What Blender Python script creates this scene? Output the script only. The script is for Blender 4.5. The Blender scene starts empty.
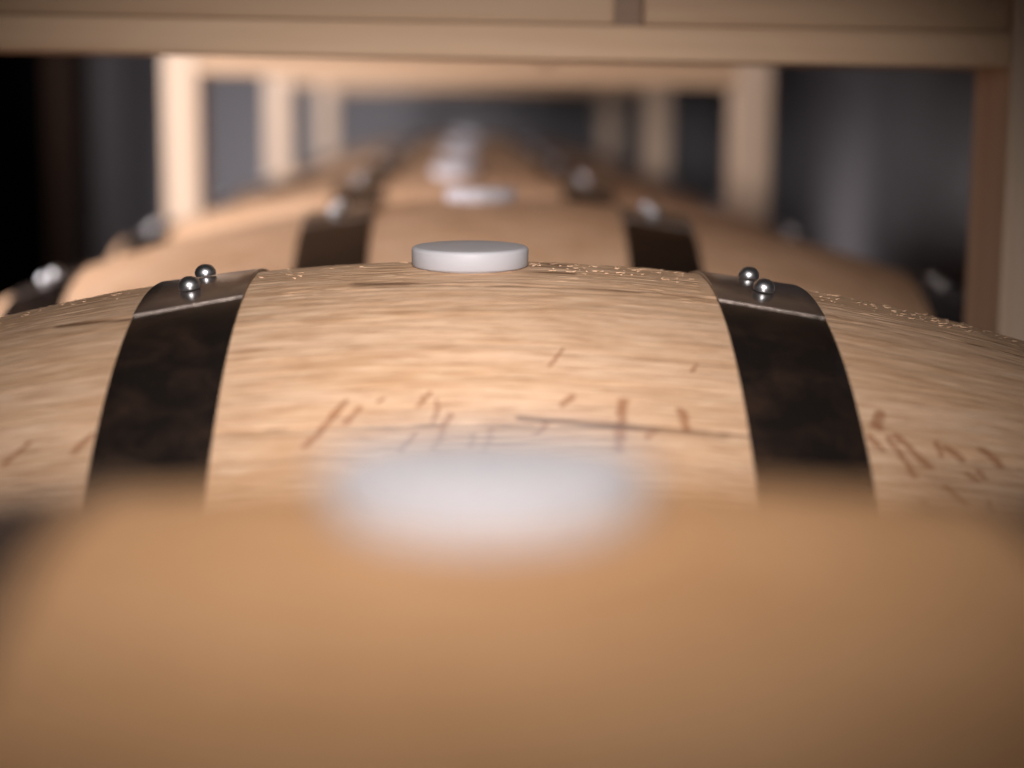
import bpy, bmesh, math, random
import numpy as np
from mathutils import Matrix, Vector

C = bpy.context.scene
COL = bpy.context.collection
B = 0.048                       # working unit: the width of a bung, metres
CAMZ = 0.72                     # camera height above the floor

# ------------------------------------------------------------------ camera
cam_d = bpy.data.cameras.new('camera')
cam = bpy.data.objects.new('camera', cam_d); COL.objects.link(cam); C.camera = cam
cam_d.sensor_width = 36.0
cam_d.lens = 1786.5 / 1024 * 36.0
cam_d.clip_start = 0.01
TH, YAW, ROLL = 0.15635, 0.02526, 0.0080
fwd = Vector((math.sin(YAW) * math.cos(TH), math.cos(YAW) * math.cos(TH), -math.sin(TH)))
r0 = Vector((math.cos(YAW), -math.sin(YAW), 0)); u0 = r0.cross(fwd)
rt = r0 * math.cos(ROLL) + u0 * math.sin(ROLL); up = -r0 * math.sin(ROLL) + u0 * math.cos(ROLL)
cam.matrix_world = Matrix(((rt.x, up.x, -fwd.x, 0), (rt.y, up.y, -fwd.y, 0), (rt.z, up.z, -fwd.z, CAMZ), (0, 0, 0, 1)))
cam_d.dof.use_dof = True
cam_d.dof.focus_distance = 0.728
cam_d.dof.aperture_fstop = 3.4
cam_d.dof.aperture_blades = 0

# ------------------------------------------------------------------ world, lights, exposure
w = bpy.data.worlds.new('cellar_air'); C.world = w; w.use_nodes = True
w.node_tree.nodes['Background'].inputs[0].default_value = (0.75, 0.82, 1.0, 1)
w.node_tree.nodes['Background'].inputs[1].default_value = 0.03
C.view_settings.view_transform = 'Standard'; C.view_settings.look = 'None'
C.view_settings.exposure = 0.0; C.view_settings.gamma = 1.0
C.view_settings.use_curve_mapping = False

def area(name, loc, target, sx, sy, power, col, spread=180):
    d = bpy.data.lights.new(name, 'AREA'); d.shape = 'RECTANGLE'; d.size = sx; d.size_y = sy
    d.energy = power; d.color = col; d.spread = math.radians(spread)
    o = bpy.data.objects.new(name, d); COL.objects.link(o); o.location = loc
    o.rotation_euler = (Vector(target) - Vector(loc)).to_track_quat('-Z', 'Y').to_euler()
    return o
area('work_lamp_light', (-0.01, -0.20, CAMZ + 0.20), (-0.005, 0.75, CAMZ - 0.114), 0.08, 0.07, 0.62, (1.0, 0.94, 0.90), 35)
area('overhead_fill', (-0.45, -0.6, 2.2), (-0.05, 0.7, 0.6), 0.5, 0.5, 1.0, (1.0, 0.95, 0.90))  # overhead fill, added to light the tops of the near barrels
area('left_aisle_light', (-0.74, 1.04, CAMZ + 0.06), (-0.10, 2.4, CAMZ - 0.08), 0.22, 0.22, 9.2, (1.0, 0.94, 0.93), 130)
area('far_post_fill', (-0.58, 1.95, CAMZ + 0.14), (-0.40, 3.6, CAMZ - 0.1), 0.2, 0.2, 2.9, (1.0, 0.95, 0.96), 95)  # unseen source added to brighten the farther left posts
area('right_wall_fill', (0.46, 3.78, 0.22), (0.80, 3.78, 0.52), 0.2, 0.2, 0.27, (1.0, 0.91, 0.92), 110)  # hidden uplight behind the barrels, added for the right wall's pale patch
area('rear_post_fill', (-0.60, 3.10, CAMZ + 0.14), (-0.42, 4.6, CAMZ - 0.1), 0.2, 0.2, 1.35, (1.0, 0.95, 0.97), 95)  # another added source, lifts the rearmost left post
area('back_wall_fill', (-0.50, 4.70, 0.25), (-0.68, 5.25, 0.65), 0.2, 0.2, 0.5, (1.0, 0.95, 1.0), 130)  # added low behind the barrels to brighten the back wall's left side

# ------------------------------------------------------------------ node helpers
class NT:
    def __init__(s, name):
        s.m = bpy.data.materials.new(name); s.m.use_nodes = True
        s.t = s.m.node_tree; s.b = s.t.nodes['Principled BSDF']
    def n(s, typ, **kw):
        x = s.t.nodes.new(typ)
        for k, v in kw.items(): setattr(x, k, v)
        return x
    def l(s, a, b): s.t.links.new(a, b)
    def set(s, inp, v):
        if hasattr(v, 'is_linked') or isinstance(v, bpy.types.NodeSocket): s.l(v, inp)
        else: inp.default_value = v
    def math(s, op, a, b=0.0, clamp=False):
        x = s.n('ShaderNodeMath', operation=op, use_clamp=clamp); s.set(x.inputs[0], a); s.set(x.inputs[1], b); return x.outputs[0]
    def mix(s, f, a, b, mode='MIX'):
        x = s.n('ShaderNodeMix', data_type='RGBA', blend_type=mode)
        s.set(x.inputs[0], f); s.set(x.inputs[6], a); s.set(x.inputs[7], b); return x.outputs[2]
    def noise(s, vec, scale, detail=4, rough=0.6, dist=0.0):
        x = s.n('ShaderNodeTexNoise'); s.l(vec, x.inputs['Vector'])
        x.inputs['Scale'].default_value = scale; x.inputs['Detail'].default_value = detail
        x.inputs['Roughness'].default_value = rough; x.inputs['Distortion'].default_value = dist
        return x.outputs['Fac']
    def vscale(s, vec, sc):
        x = s.n('ShaderNodeVectorMath', operation='MULTIPLY'); s.l(vec, x.inputs[0]); x.inputs[1].default_value = sc; return x.outputs[0]
    def vadd(s, a, b):
        x = s.n('ShaderNodeVectorMath', operation='ADD'); s.l(a, x.inputs[0]); s.set(x.inputs[1], b); return x.outputs[0]
    def ramp(s, f, lo, hi):
        x = s.n('ShaderNodeMapRange'); s.set(x.inputs[0], f); x.inputs[1].default_value = lo; x.inputs[2].default_value = hi
        return x.outputs[0]
    def bump(s, h, strength, dist):
        x = s.n('ShaderNodeBump'); s.l(h, x.inputs['Height']); x.inputs['Strength'].default_value = strength
        x.inputs['Distance'].default_value = dist; s.l(x.outputs[0], s.b.inputs['Normal'])

# medullary flecks of the in-focus barrel: (u0, deg0, u1, deg1, weight), u in bung widths along the barrel, deg round it
FLECKS = [(0.617,24.382,0.504,27.086,0.8),(-0.39,30.856,-0.459,32.481,1.0),(-0.983,31.653,-1.25,36.773,1.3),(-0.885,32.579,-0.986,34.207,1.2),
(-0.318,31.881,-0.355,34.41,0.9),(-0.234,33.475,-0.337,37.103,1.4),(-0.482,35.537,-0.576,37.39,1.2),(0.074,35.085,0.016,37.42,1.4),
(-0.062,35.557,-0.076,36.888,0.9),(0.646,31.105,0.576,32.285,1.3),(0.469,34.268,0.38,35.457,1.3),(1.025,31.57,0.974,37.028,2.2),
(1.446,32.252,1.474,34.414,1.8),(1.628,25.71,1.572,26.878,0.8),(1.237,35.01,1.182,35.749,1.2),(-3.292,33.356,-3.44,35.73,1.2),
(-2.826,33.322,-2.946,35.284,1.3),(3.052,32.647,3.253,35.927,1.3),(2.992,33.047,3.118,37.392,1.1),(3.429,33.378,3.526,34.532,1.5),
(3.714,32.793,3.83,34.601,1.3),(3.363,32.902,3.377,34.406,1.0),(3.539,36.229,3.584,36.723,1.2),(3.639,35.737,3.673,36.508,1.0),
(3.363,38.155,3.463,39.534,1.4),(3.146,40.136,3.228,41.705,1.3),(3.47,41.059,3.52,42.251,1.2),(2.839,33.14,2.909,34.613,1.2),
(3.656,38.9,3.676,39.988,1.0),(2.971,29.879,2.919,31.785,1.8),(-0.708,31.536,-0.757,31.894,0.8)]
STAINS = [(0.05,11.1,1.24,10.7,0.55),(1.24,10.7,2.0,10.8,0.5),(-0.9,9.7,0.05,11.1,0.4),(0.50,-3.0,0.66,-0.5,2.6),(0.48,1.0,0.82,2.6,2.4),(0.30,5.0,0.75,5.6,1.2),(-0.996,9.4,-0.6,10.2,2.2),(-3.42,11.9,-2.839,13.4,1.2),(0.269,33.9,1.49,34.9,0.8),(1.5,34.8,1.75,35.0,1.1)]
R_BILGE = 5.024; K = 0.02914; HALF = 6.95
DEG = math.pi / 180 * R_BILGE

def fleck_group():
    g = bpy.data.node_groups.new('fleck', 'ShaderNodeTree')
    for nm, ty in (('Vector', 'NodeSocketVector'), ('A', 'NodeSocketVector'), ('AB', 'NodeSocketVector'), ('InvLen2', 'NodeSocketFloat'), ('Width', 'NodeSocketFloat')):
        g.interface.new_socket(nm, in_out='INPUT', socket_type=ty)
    g.interface.new_socket('Mask', in_out='OUTPUT', socket_type='NodeSocketFloat')
    i = g.nodes.new('NodeGroupInput'); o = g.nodes.new('NodeGroupOutput'); L = g.links.new
    def vm(op, a, b=None):
        n = g.nodes.new('ShaderNodeVectorMath'); n.operation = op; L(a, n.inputs[0])
        if b is not None: L(b, n.inputs[1])
        return n
    pa = vm('SUBTRACT', i.outputs[0], i.outputs[1])
    dt = vm('DOT_PRODUCT', pa.outputs[0], i.outputs[2])
    t = g.nodes.new('ShaderNodeMath'); t.operation = 'MULTIPLY'; t.use_clamp = True
    L(dt.outputs['Value'], t.inputs[0]); L(i.outputs[3], t.inputs[1])
    sc = g.nodes.new('ShaderNodeVectorMath'); sc.operation = 'SCALE'; L(i.outputs[2], sc.inputs[0]); L(t.outputs[0], sc.inputs['Scale'])
    df = vm('SUBTRACT', pa.outputs[0], sc.outputs[0]); ln = vm('LENGTH', df.outputs[0])
    q = g.nodes.new('ShaderNodeMath'); q.operation = 'DIVIDE'; L(ln.outputs['Value'], q.inputs[0]); L(i.outputs[4], q.inputs[1])
    r = g.nodes.new('ShaderNodeMath'); r.operation = 'SUBTRACT'; r.use_clamp = True; r.inputs[0].default_value = 1.0; L(q.outputs[0], r.inputs[1])
    L(r.outputs[0], o.inputs[0])
    return g

def oak(name, detailed, tone=(1, 1, 1)):
    s = NT(name)
    uv = s.n('ShaderNodeUVMap').outputs[0]
    if not detailed:
        oi = s.n('ShaderNodeObjectInfo')
        cb = s.n('ShaderNodeCombineXYZ'); s.l(s.math('MULTIPLY', oi.outputs['Random'], 37.0), cb.inputs[0])
        uvn = s.vadd(uv, cb.outputs[0])
    else: uvn = uv
    warp = s.noise(s.vscale(uvn, (0.30, 0.9, 1)), 1.0, 2)
    cw = s.n('ShaderNodeCombineXYZ'); s.l(s.math('MULTIPLY', warp, 0.35), cw.inputs[1])
    gv = s.vadd(uvn, cw.outputs[0])
    broad = s.noise(s.vscale(gv, (0.45, 3.2, 1)), 1.0, 3)
    mid = s.noise(s.vscale(gv, (0.8, 9.0, 1)), 1.0, 4, 0.62)
    fine = s.noise(s.vscale(gv, (2.0, 30.0, 1)), 1.0, 3, 0.6)
    blot = s.noise(uvn, 1.1, 3)
    # stave tone
    sp = s.n('ShaderNodeSeparateXYZ'); s.l(uv, sp.inputs[0])
    sv = s.math('DIVIDE', s.math('SUBTRACT', sp.outputs[1], 10.75 * DEG), 23.9 * DEG)
    idx = s.math('FLOOR', sv); fr = s.math('FRACT', sv)
    wn = s.n('ShaderNodeTexWhiteNoise', noise_dimensions='1D'); s.l(idx, wn.inputs['W'])
    col = s.mix(s.ramp(broad, 0.32, 0.68), (0.62, 0.390, 0.215, 1), (0.73, 0.500, 0.315, 1))
    col = s.mix(s.math('MULTIPLY', s.ramp(mid, 0.50, 0.70), 0.65), col, (0.46, 0.265, 0.130, 1))
    col = s.mix(s.math('MULTIPLY', s.ramp(fine, 0.53, 0.72), 0.75), col, (0.33, 0.175, 0.075, 1))
    col = s.mix(s.math('MULTIPLY', s.ramp(fine, 0.47, 0.33), 0.65), col, (0.82, 0.62, 0.40, 1))
    col = s.mix(s.math('MULTIPLY', s.ramp(blot, 0.52, 0.75), 0.40), col, (0.50, 0.31, 0.16, 1))
    pore = s.noise(s.vscale(gv, (2.6, 46.0, 1)), 1.0, 2, 0.5)
    col = s.mix(s.math('MULTIPLY', s.ramp(pore, 0.58, 0.70), 0.55), col, (0.28, 0.145, 0.065, 1))
    hs = s.n('ShaderNodeHueSaturation'); s.l(col, hs.inputs['Color']); s.l(s.math('ADD', s.math('MULTIPLY', wn.outputs['Value'], 0.16), 0.92), hs.inputs['Value'])
    col = hs.outputs[0]
    # seams between staves
    dist = s.math('MINIMUM', fr, s.math('SUBTRACT', 1.0, fr))
    jig = s.math('MULTIPLY', s.math('SUBTRACT', mid, 0.5), 0.02)
    seam = s.math('SUBTRACT', 1.0, s.math('DIVIDE', s.math('ABSOLUTE', s.math('ADD', dist, jig)), 0.011), True)
    sm = s.noise(s.vscale(uvn, (1.6, 3.0, 1)), 1.0, 3)
    seam = s.math('MULTIPLY', seam, s.ramp(sm, 0.46, 0.62), True)
    col = s.mix(s.math('MULTIPLY', seam, 0.85, True), col, (0.10, 0.045, 0.018, 1))
    if detailed:
        g = fleck_group()
        dn = s.noise(s.vscale(uv, (7, 7, 1)), 1.0, 2)
        dc = s.n('ShaderNodeCombineXYZ'); s.l(s.math('MULTIPLY', s.math('SUBTRACT', dn, 0.5), 0.10), dc.inputs[0])
        fv = s.vadd(uv, dc.outputs[0])
        def chain(lst, wid):
            out = None
            for (a, b, c, d, wt) in lst:
                n = s.n('ShaderNodeGroup'); n.node_tree = g; s.l(fv, n.inputs[0])
                ab = ((c - a), (d - b) * DEG, 0.0)
                n.inputs[1].default_value = (a, b * DEG, 0.0); n.inputs[2].default_value = ab
                n.inputs[3].default_value = 1.0 / (ab[0] ** 2 + ab[1] ** 2); n.inputs[4].default_value = wid * wt * (1.35 if a > 2.7 else 1.0)
                out = n.outputs[0] if out is None else s.math('MAXIMUM', out, n.outputs[0])
            return out
        fl = chain(FLECKS, 0.026); st = chain(STAINS, 0.055)
        col = s.mix(s.math('MULTIPLY', s.ramp(fl, 0.05, 0.55), 0.70), col, (0.29, 0.115, 0.042, 1))
        stn = s.math('MULTIPLY', s.ramp(st, 0.05, 0.8), s.math('ADD', s.ramp(mid, 0.40, 0.60), 0.35), True)
        col = s.mix(s.math('MULTIPLY', stn, 0.75, True), col, (0.11, 0.050, 0.022, 1))
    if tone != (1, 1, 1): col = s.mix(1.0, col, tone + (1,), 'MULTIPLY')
    s.l(col, s.b.inputs['Base Color'])
    s.b.inputs['Roughness'].default_value = 0.62
    s.b.inputs['Specular IOR Level'].default_value = 0.25
    h = s.math('ADD', s.math('MULTIPLY', mid, 0.6), s.math('MULTIPLY', fine, 0.5))
    s.bump(h, 0.8 if detailed else 0.4, 0.0011)
    return s.m

def timber(name, light, dark, axis):
    s = NT(name)
    tc = s.n('ShaderNodeTexCoord').outputs['Object']
    sc = [60.0] * 3; sc[axis] = 3.0
    a = s.noise(s.vscale(tc, tuple(sc)), 1.0, 4, 0.6, 0.4)
    sc2 = [14.0] * 3; sc2[axis] = 0.9
    b = s.noise(s.vscale(tc, tuple(sc2)), 1.0, 2)
    col = s.mix(s.ramp(a, 0.35, 0.75), light, dark)
    col = s.mix(s.math('MULTIPLY', s.ramp(b, 0.45, 0.75), 0.5), col, dark)
    s.l(col, s.b.inputs['Base Color']); s.b.inputs['Roughness'].default_value = 0.6
    s.bump(a, 0.3, 0.0008)
    return s.m

def hoop_steel(name, c0, c1, c2, speck, ior):
    s = NT(name)
    tc = s.n('ShaderNodeTexCoord').outputs['Object']
    oi = s.n('ShaderNodeObjectInfo')
    cb = s.n('ShaderNodeCombineXYZ'); s.l(s.math('MULTIPLY', oi.outputs['Random'], 11.0), cb.inputs[1])
    tv = s.vadd(tc, cb.outputs[0])
    a = s.noise(tv, 45.0, 5, 0.65, 0.6); b = s.noise(tv, 260.0, 4, 0.7)
    c = s.noise(s.vscale(tv, (30, 160, 160)), 1.0, 4)
    col = s.mix(s.ramp(a, 0.45, 0.75), c0, c1)
    col = s.mix(s.math('MULTIPLY', s.ramp(b, 0.62, 0.80), speck), col, c2)
    s.l(col, s.b.inputs['Base Color'])
    s.b.inputs['Metallic'].default_value = 0.0
    s.b.inputs['IOR'].default_value = ior
    s.l(s.math('ADD', s.math('MULTIPLY', c, 0.20), 0.10), s.b.inputs['Roughness'])
    s.bump(b, 0.12, 0.0006)
    return s.m

def plain(name, col, rough, metal=0.0, spec=0.5, noise=0.0, scale=8.0):
    s = NT(name)
    if noise:
        tc = s.n('ShaderNodeTexCoord').outputs['Object']
        a = s.noise(tc, scale, 5, 0.6)
        c2 = tuple(x * (1 - noise) for x in col[:3]) + (1,)
        s.l(s.mix(s.ramp(a, 0.3, 0.7), c2, col), s.b.inputs['Base Color']); s.bump(a, 0.15, 0.004)
    else: s.b.inputs['Base Color'].default_value = col
    s.b.inputs['Roughness'].default_value = rough; s.b.inputs['Metallic'].default_value = metal
    s.b.inputs['Specular IOR Level'].default_value = spec
    return s.m

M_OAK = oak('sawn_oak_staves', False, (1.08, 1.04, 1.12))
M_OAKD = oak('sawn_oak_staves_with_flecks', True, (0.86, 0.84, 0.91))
M_OAKN = oak('darker_oak_staves', False, (0.84, 0.71, 0.60))
M_HEAD = timber('oak_head_boards', (0.50, 0.31, 0.16, 1), (0.33, 0.19, 0.09, 1), 2)
M_HOOP = hoop_steel('dark_hoop_steel', (0.012, 0.009, 0.008, 1), (0.036, 0.021, 0.015, 1), (0.09, 0.06, 0.045, 1), 0.35, 1.75)
M_LAP = hoop_steel('worn_sheen_hoop_steel', (0.055, 0.042, 0.038, 1), (0.115, 0.080, 0.062, 1), (0.20, 0.15, 0.12, 1), 0.6, 2.6)  # lap steel: worn mottling, plus reflected light put in as a paler colour
M_CUT = plain('cut_steel_edge', (0.42, 0.34, 0.30, 1), 0.42, 0.7, noise=0.5, scale=300)
M_RIVET = plain('zinc_rivet', (0.82, 0.82, 0.85, 1), 0.34, 1.0)
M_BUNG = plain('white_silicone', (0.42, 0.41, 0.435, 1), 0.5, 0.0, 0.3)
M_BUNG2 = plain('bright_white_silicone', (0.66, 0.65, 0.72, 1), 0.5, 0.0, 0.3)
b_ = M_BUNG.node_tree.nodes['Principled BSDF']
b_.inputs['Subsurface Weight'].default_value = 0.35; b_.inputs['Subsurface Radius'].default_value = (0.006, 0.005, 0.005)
M_POST = timber('pine_post', (0.71, 0.54, 0.405, 1), (0.58, 0.40, 0.28, 1), 2)
M_RAIL = timber('pine_rail', (0.66, 0.44, 0.28, 1), (0.52, 0.325, 0.195, 1), 0)
M_BOARD = timber('pine_board', (0.47, 0.30, 0.18, 1), (0.34, 0.20, 0.115, 1), 0)
M_SPACER = timber('shaded_spacer_timber', (0.25, 0.15, 0.09, 1), (0.17, 0.10, 0.06, 1), 0)  # darker than the boards: shade of the recess put into the colour
M_DECK = timber('pine_plank', (0.50, 0.34, 0.21, 1), (0.38, 0.24, 0.14, 1), 1)
M_DARKWOOD = timber('dark_brown_timber', (0.014, 0.006, 0.003, 1), (0.008, 0.004, 0.002, 1), 2)  # very dark brown, far darker than the other timbers
M_DARKWOOD.node_tree.nodes['Principled BSDF'].inputs['Specular IOR Level'].default_value = 0.05
M_WALL = plain('grey_plaster', (0.340, 0.322, 0.337, 1), 0.8, noise=0.15, scale=3.0)
M_FLOOR = plain('dark_concrete', (0.060, 0.055, 0.055, 1), 0.8, noise=0.3, scale=6.0)
M_BLACK = plain('unlit_black', (0.002, 0.002, 0.002, 1), 1.0, spec=0.0)  # darkness of an unlit doorway put into a near-black colour

# ------------------------------------------------------------------ mesh helpers
def link(name, me, mat, parent=None):
    o = bpy.data.objects.new(name, me); COL.objects.link(o)
    for m in (mat if isinstance(mat, (list, tuple)) else [mat]): me.materials.append(m)
    if parent: o.parent = parent
    return o
def box(name, mat, lo, hi, parent=None, bevel=0.002, origin=None, rotx=None, seg=2):
    bm = bmesh.new(); bmesh.ops.create_cube(bm, size=1)
    lo = Vector(lo); hi = Vector(hi); c = (lo + hi) / 2; sz = hi - lo
    for v in bm.verts: v.co = Vector((v.co.x * sz.x, v.co.y * sz.y, v.co.z * sz.z))
    if bevel: bmesh.ops.bevel(bm, geom=bm.edges[:], offset=bevel, segments=seg, affect='EDGES', profile=0.7)
    me = bpy.data.meshes.new(name); bm.to_mesh(me); bm.free()
    o = link(name, me, mat, parent); o.location = c
    return o
def structure(o): o['kind'] = 'structure'; return o

def grid_mesh(name, P, closed_v, uv=None, smooth=True):
    """P: (nu, nv, 3) array of points, v closed if closed_v"""
    nu, nv = P.shape[:2]
    I = np.arange(nu * nv).reshape(nu, nv)
    a = I[:-1, :]; b = I[1:, :]
    if closed_v: a2 = np.roll(a, -1, 1); b2 = np.roll(b, -1, 1)
    else: a, a2 = a[:, :-1], a[:, 1:]; b, b2 = b[:, :-1], b[:, 1:]
    F = np.stack([a, b, b2, a2], -1).reshape(-1, 4)
    me = bpy.data.meshes.new(name)
    me.vertices.add(nu * nv); me.vertices.foreach_set('co', P.reshape(-1).astype(np.float32))
    me.loops.add(F.size); me.loops.foreach_set('vertex_index', F.reshape(-1).astype(np.int32))
    me.polygons.add(len(F)); me.polygons.foreach_set('loop_start', np.arange(0, F.size, 4, dtype=np.int32))
    me.polygons.foreach_set('loop_total', np.full(len(F), 4, dtype=np.int32))
    if smooth: me.polygons.foreach_set('use_smooth', np.ones(len(F), dtype=bool))
    me.update(calc_edges=True)
    if uv is not None:
        lay = me.uv_layers.new(name='UVMap'); lay.data.foreach_set('uv', uv.reshape(-1, 2)[F.reshape(-1)].reshape(-1).astype(np.float32))
    me.validate()
    return me

def vnoise(u, v, seed):
    """value noise on arrays, range -1..1"""
    r = np.random.default_rng(seed); T = r.uniform(-1, 1, (256, 256))
    iu = np.floor(u).astype(int); iv = np.floor(v).astype(int); fu = u - iu; fv = v - iv
    fu = fu * fu * (3 - 2 * fu); fv = fv * fv * (3 - 2 * fv)
    g = lambda a, b: T[a % 256, b % 256]
    return (g(iu, iv) * (1 - fu) + g(iu + 1, iv) * fu) * (1 - fv) + (g(iu, iv + 1) * (1 - fu) + g(iu + 1, iv + 1) * fu) * fv

def radius(u): return R_BILGE - K * u * u
SEAM0, STAVE = 10.75, 23.9

# barrel frame: x along the barrel, angle 0 at the top and growing towards the camera (-y); origin at the lowest point of the bilge
def pt(u, deg, r):
    a = np.radians(deg)
    return np.stack(np.broadcast_arrays(u * B, -r * np.sin(a) * B, (r * np.cos(a) + R_BILGE) * B), -1)

def body_mesh(detailed):
    if detailed:
        U = np.concatenate([np.linspace(-HALF, -5.0, 24)[:-1], np.linspace(-5.0, 5.0, 800), np.linspace(5.0, HALF, 24)[1:]])
        A = np.concatenate([np.linspace(-14, 50, 460), np.linspace(50, 346, 150)[1:-1]])
    else:
        U = np.linspace(-HALF, HALF, 90); A = np.linspace(-180, 180, 240, endpoint=False)
    UU, AA = np.meshgrid(U, A, indexing='ij')
    r = radius(UU)
    fr = np.mod((AA - SEAM0) / STAVE, 1.0); dd = np.minimum(fr, 1 - fr) * STAVE * DEG
    nse = vnoise(UU * 1.3, AA * 0.15, 5)
    r = r - 0.010 * np.clip(1 - dd / 0.035, 0, 1) * (0.6 + 0.6 * nse)            # open joint between staves
    r = r - 0.010 * (2 * np.abs(fr - 0.5)) ** 2                                     # staves slightly proud in the middle
    if detailed:
        V = AA * DEG
        r = r + 0.0030 * vnoise(UU * 1.2, V * 26, 1) + 0.0022 * vnoise(UU * 4.0, V * 48, 2) + 0.0030 * vnoise(UU * 0.7, V * 5, 3)
        rag = np.clip(vnoise(UU * 1.3 + 9, V * 3, 7) + 0.3, 0, 1) * (np.abs(AA + 1) < 14)
        r = r + rag * 0.012 * np.clip(vnoise(UU * 9.0, V * 26, 4) - 0.25, 0, 1)  # torn fibres near the crown
    P = pt(UU, AA, r)
    uv = np.stack([UU, AA * DEG], -1)
    me = grid_mesh('barrel_body', P, True, uv)
    # inner lip at both ends so the staves have thickness
    bm = bmesh.new(); bm.from_mesh(me); lay = bm.loops.layers.uv.verify()
    for sgn in (-1, 1):
        ed = [e for e in bm.edges if e.is_boundary and all(abs(v.co.x - sgn * HALF * B) < 1e-5 for v in e.verts)]
        for (dx, dr) in ((0.0, 0.42), (-0.55, 0.0)):
            ex = bmesh.ops.extrude_edge_only(bm, edges=ed)
            vs = [g for g in ex['geom'] if isinstance(g, bmesh.types.BMVert)]
            ed = [g for g in ex['geom'] if isinstance(g, bmesh.types.BMEdge)]
            for v in vs:
                d = Vector((0, v.co.y, v.co.z - R_BILGE * B)); L = d.length
                d *= (L - dr * B) / L
                v.co = Vector((v.co.x + sgn * dx * B, d.y, d.z + R_BILGE * B))
    bmesh.ops.recalc_face_normals(bm, faces=bm.faces[:])
    if detailed:
        # lifted splinters standing off the sawn crown
        rnd = random.Random(4)
        for _ in range(600):
            u = rnd.uniform(-4.6, 4.6)
            if rnd.random() < 0.45: u = rnd.uniform(0.5, 4.4)
            if 1.85 < abs(u) < 2.9: continue
            a = rnd.uniform(-9, 6); L = rnd.uniform(0.015, 0.06); wd = rnd.uniform(0.12, 0.35); hgt = rnd.uniform(0.004, 0.020)
            sx = rnd.choice((-1, 1)); r0_ = radius(u) - 0.012
            tip = pt(u + sx * L, a + rnd.uniform(-.3, .3), r0_ + hgt)
            q = [pt(u, a - wd * .18, r0_), pt(u, a + wd * .18, r0_), pt(u, a, r0_ + 0.016), tip]
            vs = [bm.verts.new(Vector(x.tolist())) for x in q]
            for tri in ((0, 1, 3), (1, 2, 3), (2, 0, 3)):
                f = bm.faces.new([vs[i] for i in tri])
                for lp in f.loops: lp[lay].uv = (u, a * DEG + 0.3)
    bm.to_mesh(me); bm.free()
    return me

def hoop_mesh(uc, half, end_deg, skew, lift_in, lift_out):
    """band round the barrel with a lapped, cut end on top; clearance at the edge nearer the bilge / the head"""
    s = 1 if uc > 0 else -1
    ui, uo = uc - s * half, uc + s * half
    ri, ro = radius(ui) + lift_in, radius(uo) + lift_out
    th = 0.016
    def ring(r_in, r_out, A, closed, end=False):
        prof = []
        n = 9
        for j in range(n):
            t = j / (n - 1); prof.append((t, 1))
        prof = [(0, 0), (0, 1)] + [(j / 8, 2) for j in range(9)] + [(1, 1), (1, 0)]
        P = []
        for (t, lev) in prof:
            off = {0: 0.0, 1: th * 0.72, 2: th}[lev]
            tt = t
            if lev == 2: tt = 0.012 + t * 0.976
            u = ui + (uo - ui) * tt
            base = r_in + (r_out - r_in) * tt
            AA = A if closed else A + skew * (tt - 0.5) * np.linspace(1, 0, len(A))
            P.append(pt(u, AA, base + off))
        P.append(P[0])
        return np.array(P)
    A = np.linspace(-180, 180, 300, endpoint=False)
    m1 = grid_mesh('hoop', ring(ri, ro, A, True), True)
    bm = bmesh.new(); bm.from_mesh(m1); bpy.data.meshes.remove(m1)
    A2 = np.concatenate([[end_deg, end_deg - 0.12], np.linspace(end_deg - 0.5, end_deg - 50, 70)])
    P = ring(ri + th * 0.94, ro + th * 0.94, A2, False)
    P[:, 0, :] = P[:, 0, :]
    m2 = grid_mesh('lap', P, False)
    n0 = len(bm.faces); bm.from_mesh(m2); bpy.data.meshes.remove(m2)
    bm.verts.ensure_lookup_table(); bm.faces.ensure_lookup_table()
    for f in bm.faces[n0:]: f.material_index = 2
    bm.edges.ensure_lookup_table()
    # close the two cut ends of the lap
    bmesh.ops.remove_doubles(bm, verts=bm.verts[:], dist=1e-6)
    bd = [e for e in bm.edges if e.is_boundary]
    res = bmesh.ops.holes_fill(bm, edges=bd, sides=0)
    for f in res['faces']: f.material_index = 1; f.smooth = False
    bmesh.ops.recalc_face_normals(bm, faces=bm.faces[:])
    me = bpy.data.meshes.new('hoop'); bm.to_mesh(me); bm.free()
    return me

def rivet_mesh(rad, hgt):
    bm = bmesh.new(); bmesh.ops.create_uvsphere(bm, u_segments=28, v_segments=20, radius=1.0)
    bmesh.ops.bisect_plane(bm, geom=bm.verts[:] + bm.edges[:] + bm.faces[:], plane_co=(0, 0, -0.35), plane_no=(0, 0, -1), clear_outer=True)
    for v in bm.verts: v.co = Vector((v.co.x * rad, v.co.y * rad, (v.co.z + 0.35) / 1.35 * hgt))
    for f in bm.faces: f.smooth = True
    me = bpy.data.meshes.new('rivet'); bm.to_mesh(me); bm.free(); return me

def bung_mesh():
    prof = [(0, -0.16), (0.40, -0.16), (0.43, -0.02), (0.488, 0.0), (0.500, 0.012), (0.500, 0.138), (0.495, 0.153), (0.480, 0.164), (0.455, 0.168), (0.25, 0.169), (0, 0.169)]
    A = np.linspace(0, 2 * math.pi, 96, endpoint=False)
    P = np.array([[(max(r, 1e-4) * B * math.cos(a), max(r, 1e-4) * B * math.sin(a), z * B) for a in A] for r, z in prof])
    me = grid_mesh('bung', P, True)
    bm = bmesh.new(); bm.from_mesh(me); bmesh.ops.remove_doubles(bm, verts=bm.verts[:], dist=2e-5 * 0 + 1e-6)
    bmesh.ops.recalc_face_normals(bm, faces=bm.faces[:]); bm.to_mesh(me); bm.free(); return me

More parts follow.
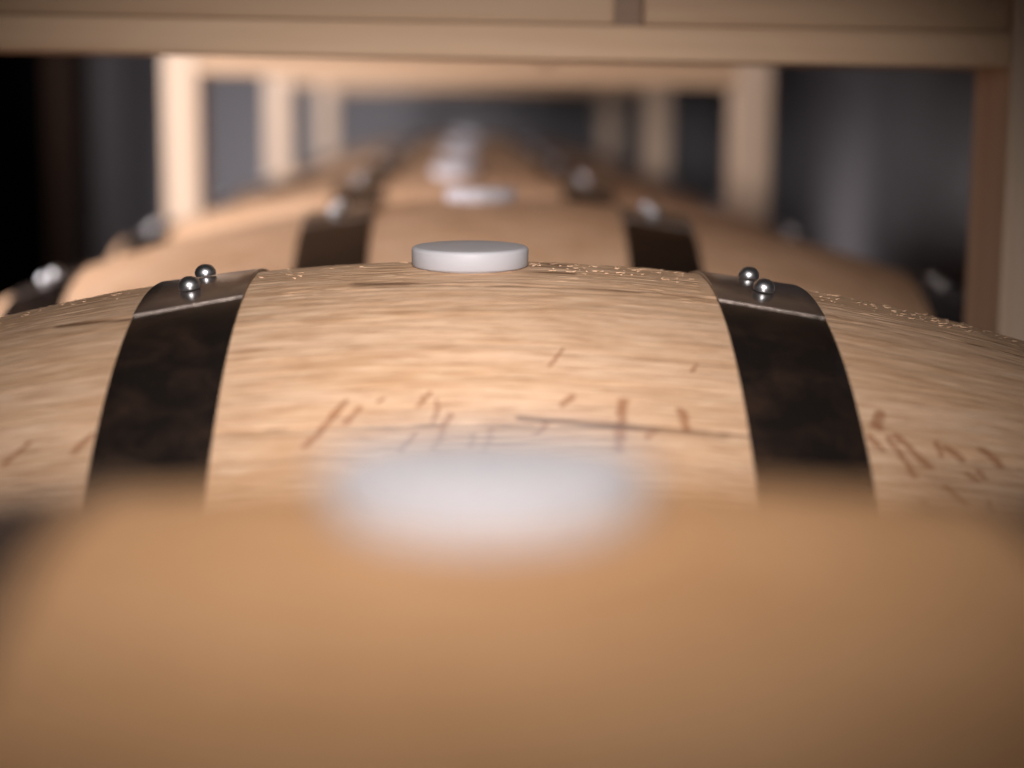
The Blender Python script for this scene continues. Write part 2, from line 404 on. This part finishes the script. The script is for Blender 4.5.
def head_mesh(sgn):
    r = radius(HALF - 0.55) - 0.45
    A = np.linspace(0, 360, 96, endpoint=False)
    P = np.array([pt(np.full_like(A, sgn * (HALF - 0.62 + t)), A, np.full_like(A, rr)) for rr, t in ((1e-3, 0), (r - .25, 0), (r, -0.08), (r, -0.4), (1e-3, -0.4))])
    me = grid_mesh('barrel_head', P, True, smooth=False); return me

RIVET = rivet_mesh(0.092 * B, 0.104 * B)
BUNG = bung_mesh()
BODY, BODYD = body_mesh(False), body_mesh(True)
HEADS = {s: head_mesh(s) for s in (-1, 1)}

def set_on(o, u, deg, r):
    """stand an object on the barrel at (u, deg), its z along the outward normal"""
    a = math.radians(deg)
    sl = math.atan(2 * K * u)
    n = Vector((math.sin(sl), -math.sin(a) * math.cos(sl), math.cos(a) * math.cos(sl)))
    o.location = Vector(pt(u, deg, r).tolist())
    o.rotation_mode = 'QUATERNION'; o.rotation_quaternion = Vector((0, 0, 1)).rotation_difference(n)

def oak_barrel(label, body, mat, bung_u, bung_deg, ends, hc=2.36, hh=0.434, mbung=None):
    t = bpy.data.objects.new('oak_barrel', None); COL.objects.link(t); t.empty_display_size = 0.1
    t['label'] = label; t['category'] = 'barrel'; t['group'] = 'oak barrels lying in a row'
    body = body.copy(); body.materials.clear()
    link('barrel_body', body, mat, t)
    for s in (-1, 1): link('barrel_head', HEADS[s], M_HEAD, t)
    for s in (-1, 1):
        for kind in ('bilge', 'head'):
            uc = s * (hc if kind == 'bilge' else 6.30); half = hh if kind == 'bilge' else 0.47
            e = ends[(s, kind)]
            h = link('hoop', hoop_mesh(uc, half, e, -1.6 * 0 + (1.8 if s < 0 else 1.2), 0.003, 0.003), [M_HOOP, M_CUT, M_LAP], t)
            for (du, dg) in ((s * 0.03 - 0.025, -5.6), (s * 0.0 - 0.02, -13.4)):
                rv = link('rivet', RIVET, M_RIVET, h)
                u = uc + du
                set_on(rv, u, e + dg, radius(u) + 0.016 * 2 + 0.004)
    bm_ = BUNG.copy(); bm_.materials.clear()
    bg = link('bung', bm_, mbung or M_BUNG, t); bg['label'] = 'round white bung'
    set_on(bg, bung_u, bung_deg, R_BILGE - 0.006)
    return t

def copy_barrel(src, label):
    r = src.copy(); COL.objects.link(r); r['label'] = label
    for ch in src.children:
        c = ch.copy(); COL.objects.link(c); c.parent = r
        for g in ch.children:
            d = g.copy(); COL.objects.link(d); d.parent = c
    return r

D2, PITCH = 15.436, 10.12
AXIS = CAMZ - (1.3765 + R_BILGE) * B
def place(o, i, xoff, yaw=0.0):
    o.location = (xoff * B, (D2 + (i - 2) * PITCH) * B, AXIS - R_BILGE * B); o.rotation_euler = (0, 0, yaw)
def move_bung(o, u, deg):
    for c in o.children:
        if c.name.startswith('bung'): set_on(c, u, deg, R_BILGE - 0.006)

E1 = {(-1, 'bilge'): 12.6, (1, 'bilge'): 12.6, (-1, 'head'): 10.0, (1, 'head'): 14.0}
focus = oak_barrel('sharply focused oak barrel behind the blurred nearest one, rough grain and brown flecks', BODYD, M_OAKD, -0.09, 1.6, E1)
place(focus, 2, 0.109)
near = oak_barrel('nearest oak barrel, a large blurred tan curve filling the bottom of the photo', BODY, M_OAKN, -0.18, -0.7, E1, 1.93, 0.46)
place(near, 1, 0.24)
near.location.z += 0.145 * B
LABELS = {3: 'blurred oak barrel directly behind the sharp one, dark bilge hoops and round rivets showing',
          4: 'fourth oak barrel from the front, its off-centre white bung showing above the one before',
          5: 'fifth oak barrel from the front, just a blurred tan crown showing',
          6: 'sixth oak barrel from the front, a small blurred crown deep in the rack',
          7: 'seventh oak barrel from the front, the last but one in the dark',
          8: 'last oak barrel at the dark far end of the row'}
SPOT = {3: (0.40, 0.0, -0.22, -0.6), 4: (0.10, 0.0, -0.30, 5.0), 5: (0.05, 0.0, -0.25, 3.0), 6: (0.0, 0.0, -0.2, 2.0), 7: (0.0, 0.0, 0.0, 0.0), 8: (0.0, 0.0, -0.1, 0.0)}
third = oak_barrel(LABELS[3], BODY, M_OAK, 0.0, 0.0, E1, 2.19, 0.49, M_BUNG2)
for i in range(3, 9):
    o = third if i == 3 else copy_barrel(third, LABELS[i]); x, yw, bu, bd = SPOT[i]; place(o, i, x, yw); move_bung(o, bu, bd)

# ------------------------------------------------------------------ the wooden rack
rack = bpy.data.objects.new('barrel_rack', None); COL.objects.link(rack)
rack['label'] = 'pale pine timber rack whose posts and cross rails frame the row of barrels'; rack['category'] = 'rack'
FRONT = [19.75 + 2 * PITCH * n for n in range(4)]
XI, PW, PD = 5.95, 0.78, 1.43
TILT = [0.0085, 0.018, 0.008, 0.0]
for n, D in enumerate(FRONT):
    y0, y1 = D * B, (D + PD) * B
    for s in (-1, 1):
        xa, xb = sorted((s * XI * B, s * (XI + PW) * B))
        box('post', M_POST, (xa, y0, 0.0), (xb, y1, 1.45), rack, 0.003)
    zb, zt = CAMZ + 0.47 * B, CAMZ + 0.85 * B
    q = box('cross_rail', M_RAIL, (-XI * B, y0 + 0.002, zb), (XI * B, y1 - 0.004, zt), rack, 0.002); q.rotation_euler.y = TILT[n]
    xs = [(-XI, 1.60), (1.92, XI)]
    for (a, b) in xs:
        q = box('upper_board', M_BOARD, (a * B, y0 + 0.007, zt + 0.0005), (b * B, y1 - 0.008, CAMZ + 2.8 * B), rack, 0.002)
        q.rotation_euler.y = TILT[n]
        q.location.z -= TILT[n] * (a + b) / 2 * B
    q = box('spacer_block', M_SPACER, (1.60 * B, y0 + 0.020, zt + 0.0005), (1.92 * B, y1 - 0.012, CAMZ + 2.78 * B), rack, 0.001)
    q.location.z -= TILT[n] * 1.76 * B
for k in range(6):
    a = -XI + k * (2 * XI / 6)
    box('unseen_deck_plank', M_DECK, ((a + 0.04) * B, FRONT[0] * B - 0.03, CAMZ + 2.92 * B), ((a + 2 * XI / 6 - 0.04) * B, (FRONT[-1] + PD) * B + 0.03, CAMZ + 3.35 * B), rack, 0.002)  # unseen deck, added to block top light and darken the hoops' reflections
for s in (-1, 1):
    xa, xb = sorted((s * 3.2 * B, s * 4.3 * B))
    box('bearer', M_DECK, (xa, 0.06, 0.0), (xb, (FRONT[-1] + PD) * B + 0.1, AXIS - (radius(2.75) + 0.004) * B), rack, 0.003)

# ------------------------------------------------------------------ the room
WX, YB, YF, ZT = 0.80, 5.25, -2.2, 2.3
structure(box('floor', M_FLOOR, (-WX - .1, YF, -0.1), (WX + .1, YB + .1, 0.0), None, 0))
structure(box('ceiling', M_FLOOR, (-WX - .1, YF, ZT), (WX + .1, YB + .1, ZT + .1), None, 0))
structure(box('wall_right', M_WALL, (WX, YF, 0), (WX + .1, YB, ZT), None, 0))
structure(box('wall_back', M_WALL, (-WX - .1, YB, 0), (WX + .1, YB + .1, ZT), None, 0))
structure(box('wall_left', M_WALL, (-WX - .1, 3.78, 0), (-WX, YB, ZT), None, 0))
structure(box('dark_doorway_1', M_BLACK, (-WX - .1, YF, 0), (-WX - .02, 3.54, ZT), None, 0))  # black panel standing in for a dark opening
structure(box('trim_1', M_DARKWOOD, (-WX - .1, 3.54, 0), (-WX + .02, 3.78, ZT), None, 0.004))
